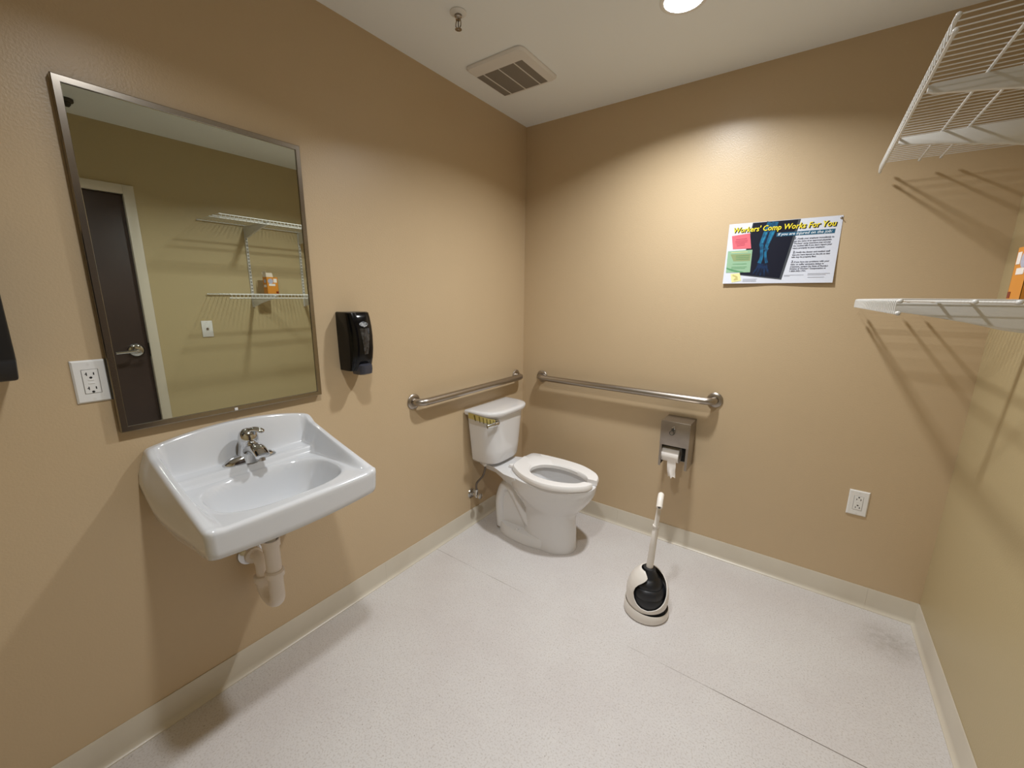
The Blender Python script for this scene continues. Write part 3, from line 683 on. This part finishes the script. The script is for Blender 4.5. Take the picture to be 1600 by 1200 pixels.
tl2 = [[(p[0], p[1] + .001, p[2]) for p in r] for r in tl]
obj('paper_tail', join(loft(tl, False, False, closed=False), loft(tl2, False, False, closed=False)), M_paperroll, roll, 50, fix=False)

# ------------------------------------------------------------------ toilet plunger in its caddy
PX, PY = 1.131, -.628
pg = thing('plunger_caddy', 'white and black toilet plunger standing in its caddy on the floor', 'plunger', (PX, PY, 0))
fa = math.atan2(-2.32 - PY, 1.57 - PX) + .10       # the opening faces the doorway side
def ering(z, rx_, ry_, n=48, dx=0, dyy=0):
    return [(PX + dx + rx_ * cos(2 * pi * k / n), PY + dyy + ry_ * sin(2 * pi * k / n), z) for k in range(n)]
ar_ = math.atan2(_r.y, _r.x) - .25
def tring(z, r_, k=0.0): return [(p[0], p[1], z - k * cos(math.atan2(p[1] - PY, p[0] - PX) - ar_)) for p in ering(z, r_, r_)]
obj('base_dish', loft([ering(.001, .094, .094), ering(.006, .098, .098), ering(.016, .0985, .0985), tring(.044, .0965, .009), tring(.047, .0945, .009), tring(.044, .0915, .009), ering(.012, .0885, .0885)], True, True), M_shell, pg, 40)
obj('drip_cup', loft([ering(.012, .084, .084), ering(.064, .0862, .0862), ering(.066, .080, .080)], False, True), M_rubber, pg, 40)
# shell of revolution, open from the top down the front in a teardrop
shp = [(.050, .0885), (.075, .0925), (.10, .0935), (.125, .0915), (.15, .086), (.17, .078), (.19, .066), (.203, .055), (.213, .0455), (.219, .0385)]
def rad(z): return interp(shp, z)
def opening(z):   # left and right half-angles of the opening around the front
    t = min(max((z - .066) / (.219 - .066), 0), 1)
    l = interp([(0, .0), (.04, .32), (.12, .56), (.25, .74), (.40, .82), (.55, .78), (.68, .62), (.80, .34), (.88, .16), (.95, .30), (1, .62)], t)
    r = interp([(0, .0), (.04, .36), (.12, .62), (.25, .86), (.40, 1.04), (.55, 1.22), (.68, 1.45), (.80, 1.75), (.90, 2.0), (1, 2.1)], t)
    return l, r
def shell_geo():
    zs = [.050, .056, .062, .066] + [.066 + (.219 - .066) * (k / 30) ** 1.15 for k in range(1, 31)]
    rows_o, rows_i = [], []; n = 56
    for z in zs:
        l, r_ = opening(z); a0 = fa + r_; a1 = fa + 2 * pi - l; R = rad(z)
        # tilted lower edge: white skirt dips at the left
        ro, ri = [], []
        for k in range(n + 1):
            a = a0 + (a1 - a0) * k / n
            zz = z + .007 * cos(a - ar_) * smst(.11, .05, z)
            ro.append((PX + R * cos(a), PY + R * sin(a), zz)); ri.append((PX + (R - .0045) * cos(a), PY + (R - .0045) * sin(a), zz))
        rows_o.append(ro); rows_i.append(ri)
    go = loft(rows_o, False, False, closed=False); gi = loft(rows_i, False, False, closed=False)
    vs, fs = join(go, gi); o_ = len(go[0]); m = len(zs); w = n + 1
    for i in range(m - 1):
        fs.append((i * w, (i + 1) * w, o_ + (i + 1) * w, o_ + i * w)); e = i * w + n; fs.append((e, e + w, o_ + e + w, o_ + e))
    for k in range(n):
        fs.append((k, k + 1, o_ + k + 1, o_ + k)); b_ = (m - 1) * w; fs.append((b_ + k, b_ + k + 1, o_ + b_ + k + 1, o_ + b_ + k))
    return vs, fs
obj('caddy_shell', shell_geo(), M_shell, pg, 50)
bl = [(.074, .040), (.081, .055), (.084, .085), (.082, .105), (.079, .108), (.0805, .112), (.076, .130), (.068, .145), (.0635, .147), (.0645, .152), (.058, .168), (.046, .182), (.0415, .184), (.0395, .190), (.032, .202), (.028, .213), (.0265, .218), (.0265, .226), (.018, .228)]
obj('plunger_bellows', lathe(bl, (PX, PY, 0), n=40), M_rubber, pg, 60)
hx_, hy_ = .017, .012
obj('handle', tube([(PX, PY, .222), (PX + hx_ * .3, PY + hy_ * .3, .33), (PX + hx_ * .58, PY + hy_ * .58, .428), (PX + hx_ * .59, PY + hy_ * .59, .430), (PX + hx_, PY + hy_, .548)], [.0158, .0142, .0128, .0108, .0092], 16), M_shell, pg, 60)
gx, gy = PX + hx_, PY + hy_
dv = V3((1.57 - PX - .10, -2.32 - PY, 0)).normalized()
grip = [(gx, gy, .515), (gx, gy, .548), (gx + dv.x * .003, gy + dv.y * .003, .560), (gx + dv.x * .013, gy + dv.y * .013, .5685), (gx + dv.x * .032, gy + dv.y * .032, .567), (gx + dv.x * .050, gy + dv.y * .050, .560)]
gp = obj('grip', tube(smooth_path([(gx - dv.x * .026, gy - dv.y * .026, .568), (gx - dv.x * .01, gy - dv.y * .01, .570), (gx + dv.x * .015, gy + dv.y * .015, .562), (gx + dv.x * .042, gy + dv.y * .042, .540)], 5), [.0095, .0115, .0125] + [.0132] * 13, 16), M_shell, pg, 60)
ge = V3((gx + dv.x * .042, gy + dv.y * .042, .540)); gdir = (ge - V3((gx + dv.x * .015, gy + dv.y * .015, .5575))).normalized()
obj('hanging_hole', lathe([(.006, -.001), (.006, .0008), (.001, .0009)], ge, gdir, 14), M_slot, gp, 0)
obj('handle_ring', tube([(PX + hx_ * .56, PY + hy_ * .56, .424), (PX + hx_ * .59, PY + hy_ * .59, .433)], .0145, 16), M_shell, pg, 40)

# ------------------------------------------------------------------ wire shelves on the right wall
SY0, SY1, SXF, SXB = -1.122, -.050, 1.723, 2.118
def shelf(label, z):
    t = thing('wire_shelf', label, 'shelf', (1.92, -.57, z), 'wire shelves on the right wall')
    rr = .0032
    def rail(name, x, zz, r): obj(name, tube([(x, SY0, zz), (x, SY1, zz)], r, 8), M_wire, t, 60)
    rail('front_rail', SXF, z - .0045, .0034); rail('lip_rail', SXF, z - .030, .0034); rail('back_rail', SXB, z - .0045, .0032)
    rail('support_rail', 1.832, z - .0045, .0032); rail('support_rail', 1.890, z - .0045, .0032)
    for x, zz in ((SXF, z - .0045), (SXF, z - .030), (SXB, z - .0045), (1.832, z - .0045), (1.890, z - .0045)):
        for yy, sg in ((SY0, -1), (SY1, 1)):
            obj('end_cap', lathe([(.0048, -.010), (.0048, .001), (.003, .0035), (.0008, .0042)], (x, yy, zz), (0, sg, 0), 8), M_wire, t, 60)
    path = [(SXB + .004, 0, z), (SXF + .002, 0, z), (SXF - .0035, 0, z - .003), (SXF - .0052, 0, z - .010), (SXF - .0052, 0, z - .032)]
    o_ = ORG[t.name]; n = int((SY1 - SY0 - .016) / .0254) + 1
    me = mesh('deck_wire', ([V3(p) - V3((o_.x, 0, o_.z)) for p in tube(path, .0014, 5, up=(0, 1, 0))[0]], tube(path, .0014, 5, up=(0, 1, 0))[1]), M_wire, 60)
    for k in range(n):
        w = bpy.data.objects.new('deck_wire', me); COL.objects.link(w); w.parent = t; w.location = (0, SY0 + .010 + k * .0254 - o_.y, 0)
    return t
ZU, ZL = 1.938, 1.4165
shelf('upper white wire shelf high on the right wall', ZU)
shelf('lower white wire shelf on the right wall holding an orange box', ZL)
UY = (-.8125, -.396)
for i, uy in enumerate(UY):
    t = thing('shelf_upright', ['slotted white shelf upright on the right wall, the one nearer the door',
                                'slotted white shelf upright on the right wall, the one nearer the back wall'][i], 'shelf upright', (W, uy, 1.31), 'shelf uprights on the right wall')
    g = [box(W - .0115, W - .0005, uy - .0085, uy - .0055, 1.312, 1.925), box(W - .0115, W - .0005, uy + .0055, uy + .0085, 1.312, 1.925), box(W - .0115, W - .0085, uy - .0012, uy + .0012, 1.312, 1.925)]
    for k in range(25):
        zz = 1.314 + k * .0252; g.append(box(W - .0114, W - .0082, uy - .0056, uy + .0056, zz, zz + .0095))
    obj('channel', join(*g), M_wire, t, 0)
    obj('mounting_screw', lathe([(.0045, 0), (.0045, .002), (.001, .003)], (W - .0114, uy, 1.330), (-1, 0, 0), 10), M_slot, t)
for z, zn in ((ZU, 'upper'), (ZL, 'lower')):
    for i, uy in enumerate(UY):
        t = thing('shelf_bracket', f'white tapered bracket under the {zn} wire shelf, ' + ('nearer the door' if i == 0 else 'nearer the back wall'), 'bracket', (W, uy, z), 'shelf brackets on the right wall')
        zt = z - .0088
        poly = [(W - .0125, zt), (1.742, zt), (1.733, zt - .004), (1.733, zt - .016), (1.745, zt - .022), (1.84, zt - .036), (1.98, zt - .062), (2.06, zt - .082), (W - .030, zt - .088), (W - .0125, zt - .088)]
        obj('bracket_arm', prism(poly, 1, uy - .006, uy + .006, .0012), M_wire, t, 30)
        obj('bracket_hook', box(W - .0135, W - .006, uy - .0012, uy + .0012, zt - .075, zt - .012), M_wire, t, 0)

# orange box on the lower shelf
bz = ZL + .0018
bxo = thing('baking_soda_box', 'orange cardboard box with an open top flap on the lower wire shelf', 'box', (2.015, -.715, bz))
bx0, bx1, by0, by1, bh = 1.984, 2.046, -.757, -.672, .130
obj('carton', join(box(bx0, bx1, by0, by0 + .001, bz, bz + bh), box(bx0, bx1, by1 - .001, by1, bz, bz + bh), box(bx0, bx0 + .001, by0, by1, bz, bz + bh), box(bx1 - .001, bx1, by0, by1, bz, bz + bh), box(bx0, bx1, by0, by1, bz, bz + .001)), M_card, bxo, 0)
obj('top_flap', box(bx0 + .002, bx1 - .002, by0 + .0002, by0 + .0012, bz + bh - .002, bz + bh + .046), M_card3, bxo, 0)
obj('side_flap', prism([(bx1 - .001, bz + bh - .002), (bx1, bz + bh - .002), (bx1 + .016, bz + bh + .036), (bx1 + .015, bz + bh + .036)], 1, by0 + .004, by1 - .004), M_card3, bxo, 0)
obj('printed_disc', join(lathe([(.020, 0), (.020, .0008), (.001, .0009)], (bx0, -.728, bz + .098), (-1, 0, 0), 20), lathe([(.016, 0), (.016, .0008), (.001, .0009)], ((bx0 + bx1) / 2 - .004, by1, bz + .098), (0, 1, 0), 20), lathe([(.016, 0), (.016, .0008), (.001, .0009)], ((bx0 + bx1) / 2 - .004, by0, bz + .098), (0, -1, 0), 20)), ink('box_blue', (176, 178, 196)), bxo, 0)
obj('printed_panel', join(box(bx0 - .0008, bx0, -.742, -.694, bz + .062, bz + .078), box(bx0 - .0008, bx0, -.705, -.680, bz + .088, bz + .118), box(bx0 + .01, bx1 - .012, by0 - .0008, by0, bz + .052, bz + .070)), ink('box_white', (232, 226, 220)), bxo, 0)
obj('printed_patch', box(bx0 - .0008, bx0, -.692, -.674, bz + .004, bz + .020), ink('box_red', (126, 48, 20)), bxo, 0)

# ------------------------------------------------------------------ poster
QX, QZ, QW, QH = 1.1985, 1.7660, .4345, .279
po = thing('poster', 'printed white notice with an arm x-ray picture pinned to the back wall', 'poster', (QX + QW / 2, 0, QZ - QH))
def pyw(u, v_):   # distance of the sheet from the wall at u across, v down
    t = min(max(v_ / QH, 0), 1); c = abs(u - QW / 2) / (QW / 2)
    return .0016 + .011 * t ** 2.2 * (1 - (1 - c) ** 2 * .75) + .0022 * t * (1 - c) ** 6
def pp(u, v_, lift): return (QX + u, -pyw(u, v_) - lift, QZ - v_)
def psheet(u0, u1, v0, v1, lift, nu, nv):
    rows = [[pp(u0 + (u1 - u0) * i / nu, v0 + (v1 - v0) * j / nv, lift) for i in range(nu + 1)] for j in range(nv + 1)]
    return loft(rows, False, False, closed=False)
ga, gb = psheet(0, QW, 0, QH, .0004, 32, 18), psheet(0, QW, 0, QH, 0, 32, 18)
obj('paper_sheet', join(ga, (gb[0], [f[::-1] for f in gb[1]])), M_paper, po, 40, fix=False)
def patch(name, pts, m, lift, par=po, sub=10):
    """quad given by 4 (u,v) corners"""
    a, b, c, d = pts; rows = []
    for j in range(sub + 1):
        t = j / sub; r = []
        for i in range(sub + 1):
            s_ = i / sub
            u = (a[0] * (1 - s_) + b[0] * s_) * (1 - t) + (d[0] * (1 - s_) + c[0] * s_) * t
            v_ = (a[1] * (1 - s_) + b[1] * s_) * (1 - t) + (d[1] * (1 - s_) + c[1] * s_) * t
            r.append(pp(u, v_, lift))
        rows.append(r)
    return obj(name, loft(rows, False, False, closed=False), m, par, 40, fix=False)
def band(name, pts, ws, m, lift):
    P = smooth_path([(p[0], p[1], 0) for p in pts], 4); n = len(P); rows = []
    for i, p in enumerate(P):
        t = (P[min(i + 1, n - 1)] - P[max(i - 1, 0)]).normalized(); q = V3((-t.y, t.x, 0)); w = interp([(k / (len(ws) - 1), x) for k, x in enumerate(ws)], i / (n - 1))
        rows.append([pp((p + q * w * k).x, (p + q * w * k).y, lift) for k in (1, .5, 0, -.5, -1)])
    return obj(name, loft(rows, False, False, closed=False), m, po, 40, fix=False)
patch('xray_border', [(.099, .0015), (.286, .0015), (.244, .264), (.068, .240)], I_grey, .0006)
patch('xray_picture', [(.102, .003), (.276, .003), (.236, .257), (.072, .236)], I_navy, .0008)
band('bone_print', [(.176, .005), (.166, .040), (.150, .085), (.1445, .115)], [.021, .017, .012, .0085], I_bone3, .0010)
band('bone_print', [(.190, .005), (.183, .045), (.172, .090), (.163, .128)], [.012, .011, .008, .006], I_bone, .0011)
band('bone_print', [(.168, .006), (.158, .045), (.146, .092), (.1435, .108)], [.010, .009, .008, .006], I_bone, .0012)
band('bone_print', [(.147, .104), (.150, .135), (.152, .160), (.146, .186)], [.008, .0065, .0065, .008], I_bone, .0012)
band('bone_print', [(.172, .118), (.166, .140), (.170, .165), (.176, .186)], [.0055, .0050, .005, .006], I_bone, .0012)
band('bone_print', [(.160, .048), (.148, .094)], [.003, .003], I_bone2, .0014)
band('bone_print', [(.188, .045), (.172, .098)], [.0035, .002], I_bone2, .0014)
band('bone_print', [(.138, .196), (.158, .200), (.180, .196)], [.010, .012, .009], I_bone3, .0011)
for (u0, v0, u1, v1) in ((.140, .208, .124, .236), (.150, .210, .140, .240), (.160, .210, .156, .244), (.170, .210, .172, .246), (.178, .206, .190, .236)):
    band('bone_print', [(u0, v0), (u1, v1)], [.0042, .0036], I_bone3, .0012)
patch('banner_print', [(.201, .054), (.4145, .053), (.4135, .0705), (.2005, .0705)], I_teal, .0013)
patch('pink_note', [(.016, .055), (.092, .047), (.105, .117), (.027, .116)], I_pink, .0013)
patch('green_note', [(.007, .125), (.111, .123), (.113, .227), (.009, .227)], I_green, .0013)
patch('note_bubble', [(.020, .140), (.107, .140), (.107, .174), (.036, .174)], I_green2, .0015)
band('swirl_print', [(.009, .205), (.030, .214), (.055, .221), (.085, .2255)], [.003, .004, .004, .001], I_swirl, .0015)
patch('cream_note', [(.030, .233), (.070, .230), (.080, .266), (.040, .274)], I_cream, .0013)
band('note_mark', [(.040, .240), (.060, .250), (.050, .262), (.066, .258)], [.003, .004, .004, .002], I_olive, .0015)
FONTS = []
def text(name, s_, u, v_, size, m, lift, shear=0.0, width=None, bold=0.0, rot=0.0, par=po, xs=1.0):
    """lettering as real mesh, printed on the sheet with its baseline start at (u, v)"""
    cu = bpy.data.curves.new(name, 'FONT'); cu.body = s_; cu.size = size; cu.shear = shear; cu.offset = bold; cu.resolution_u = 2; cu.space_line = 1.0
    o_ = bpy.data.objects.new(name, cu); COL.objects.link(o_); bpy.context.view_layer.update()
    me = bpy.data.meshes.new_from_object(o_.evaluated_get(bpy.context.evaluated_depsgraph_get()))
    bpy.data.objects.remove(o_); bpy.data.curves.remove(cu)
    vs = [v__.co.copy() for v__ in me.vertices]; fs = [tuple(p.vertices) for p in me.polygons]; bpy.data.meshes.remove(me)
    x1 = max(p.x for p in vs); x0 = min(p.x for p in vs); k = (width / (x1 - x0)) if width else xs
    c, s2 = cos(rot), sin(rot); out = []
    for p in vs:
        a, b = (p.x - x0) * k, p.y
        out.append(pp(u + a * c - b * s2, v_ - (a * s2 + b * c), lift))
    return obj(name, (out, fs), m, par, 0, fix=False)
TT = "Workers' Comp Works For You"
text('title_shadow', TT, .0235, .0425, .0335, I_black, .0017, shear=.18, width=.395, bold=.0012)
text('title_text', TT, .0215, .0405, .0335, I_yellow, .0021, shear=.18, width=.393, bold=.0005)
text('banner_text', 'If you are injured on the job:', .206, .0665, .0165, I_white, .0016, shear=.22, width=.199, bold=.00015)
body_t = [(.273, .0885, '1.', .012), (.2845, .0880, 'Notify your employer immediately to', .130), (.272, .0985, 'get the name of an approved physician.', .136), (.2715, .1085, "Workers' comp insurance may not pay", .134),
          (.271, .1185, "the medical bills if you don't report your", .140), (.2705, .1285, 'injury promptly to your employer.', .118),
          (.273, .1475, '2.', .012), (.2845, .1470, 'Notify the doctor and medical staff', .124), (.272, .1575, 'that you were injured on the job so that', .137), (.2715, .1675, 'bills may be properly filed.', .090),
          (.272, .1895, '3.', .012), (.2835, .1890, 'If you have any problems with your', .128), (.271, .1995, 'claim or suffer excessive delays in', .122), (.2705, .2095, "treatment, contact the State of Florida's", .139), (.2705, .2190, "Division of Workers' Compensation at", .132), (.271, .2290, '1-800-342-1741.', .062)]
for u, v_, s_, w_ in body_t:
    text('body_text', s_, u, v_, .0145 if len(s_) == 2 else .0088, I_text, .0012, width=w_ if len(s_) > 2 else .0095, bold=.00022 if len(s_) > 2 else .0004, shear=.15 if len(s_) == 2 else 0)
for v_, u0, w_ in ((.072, .036, .046), (.080, .034, .052), (.087, .035, .050), (.094, .040, .036), (.101, .042, .034)):
    patch('fine_print', [(u0, v_), (u0 + w_, v_ - .003), (u0 + w_ + .001, v_), (u0, v_ + .003)], I_pinkd, .0016, sub=4)
for v_, u0, w_ in ((.131, .022, .070), (.148, .044, .058), (.156, .044, .058), (.164, .046, .054), (.186, .034, .060), (.200, .030, .066), (.207, .030, .060)):
    patch('fine_print', [(u0, v_), (u0 + w_, v_), (u0 + w_, v_ + .0022), (u0, v_ + .0022)], I_cream if v_ < .135 else I_swirl, .0018, sub=4)
for v_, u0, w_ in ((.258, .086, .060), (.264, .086, .056), (.269, .086, .058), (.243, .252, .074), (.2475, .252, .022), (.238, .340, .080), (.2435, .340, .066), (.254, .342, .060)):
    patch('fine_print', [(u0, v_), (u0 + w_, v_), (u0 + w_, v_ + .0015), (u0, v_ + .0015)], ink('fine_grey', (150, 154, 164)), .0012, sub=4)
pin = thing('push_pin', 'small brass tack holding the upper right corner of the poster', 'pin', (1.6285, -.003, 1.7545))
obj('tack_head', lathe([(.001, .0028), (.0042, .0030), (.0048, .0038), (.003, .0055), (.001, .006)], (1.6275, 0, 1.7555), (0, -1, 0), 14), M_brass, pin)
obj('tack_shank', tube([(1.6275, -.006, 1.7555), (1.6325, -.011, 1.749)], .0016, 6), M_brass, pin)
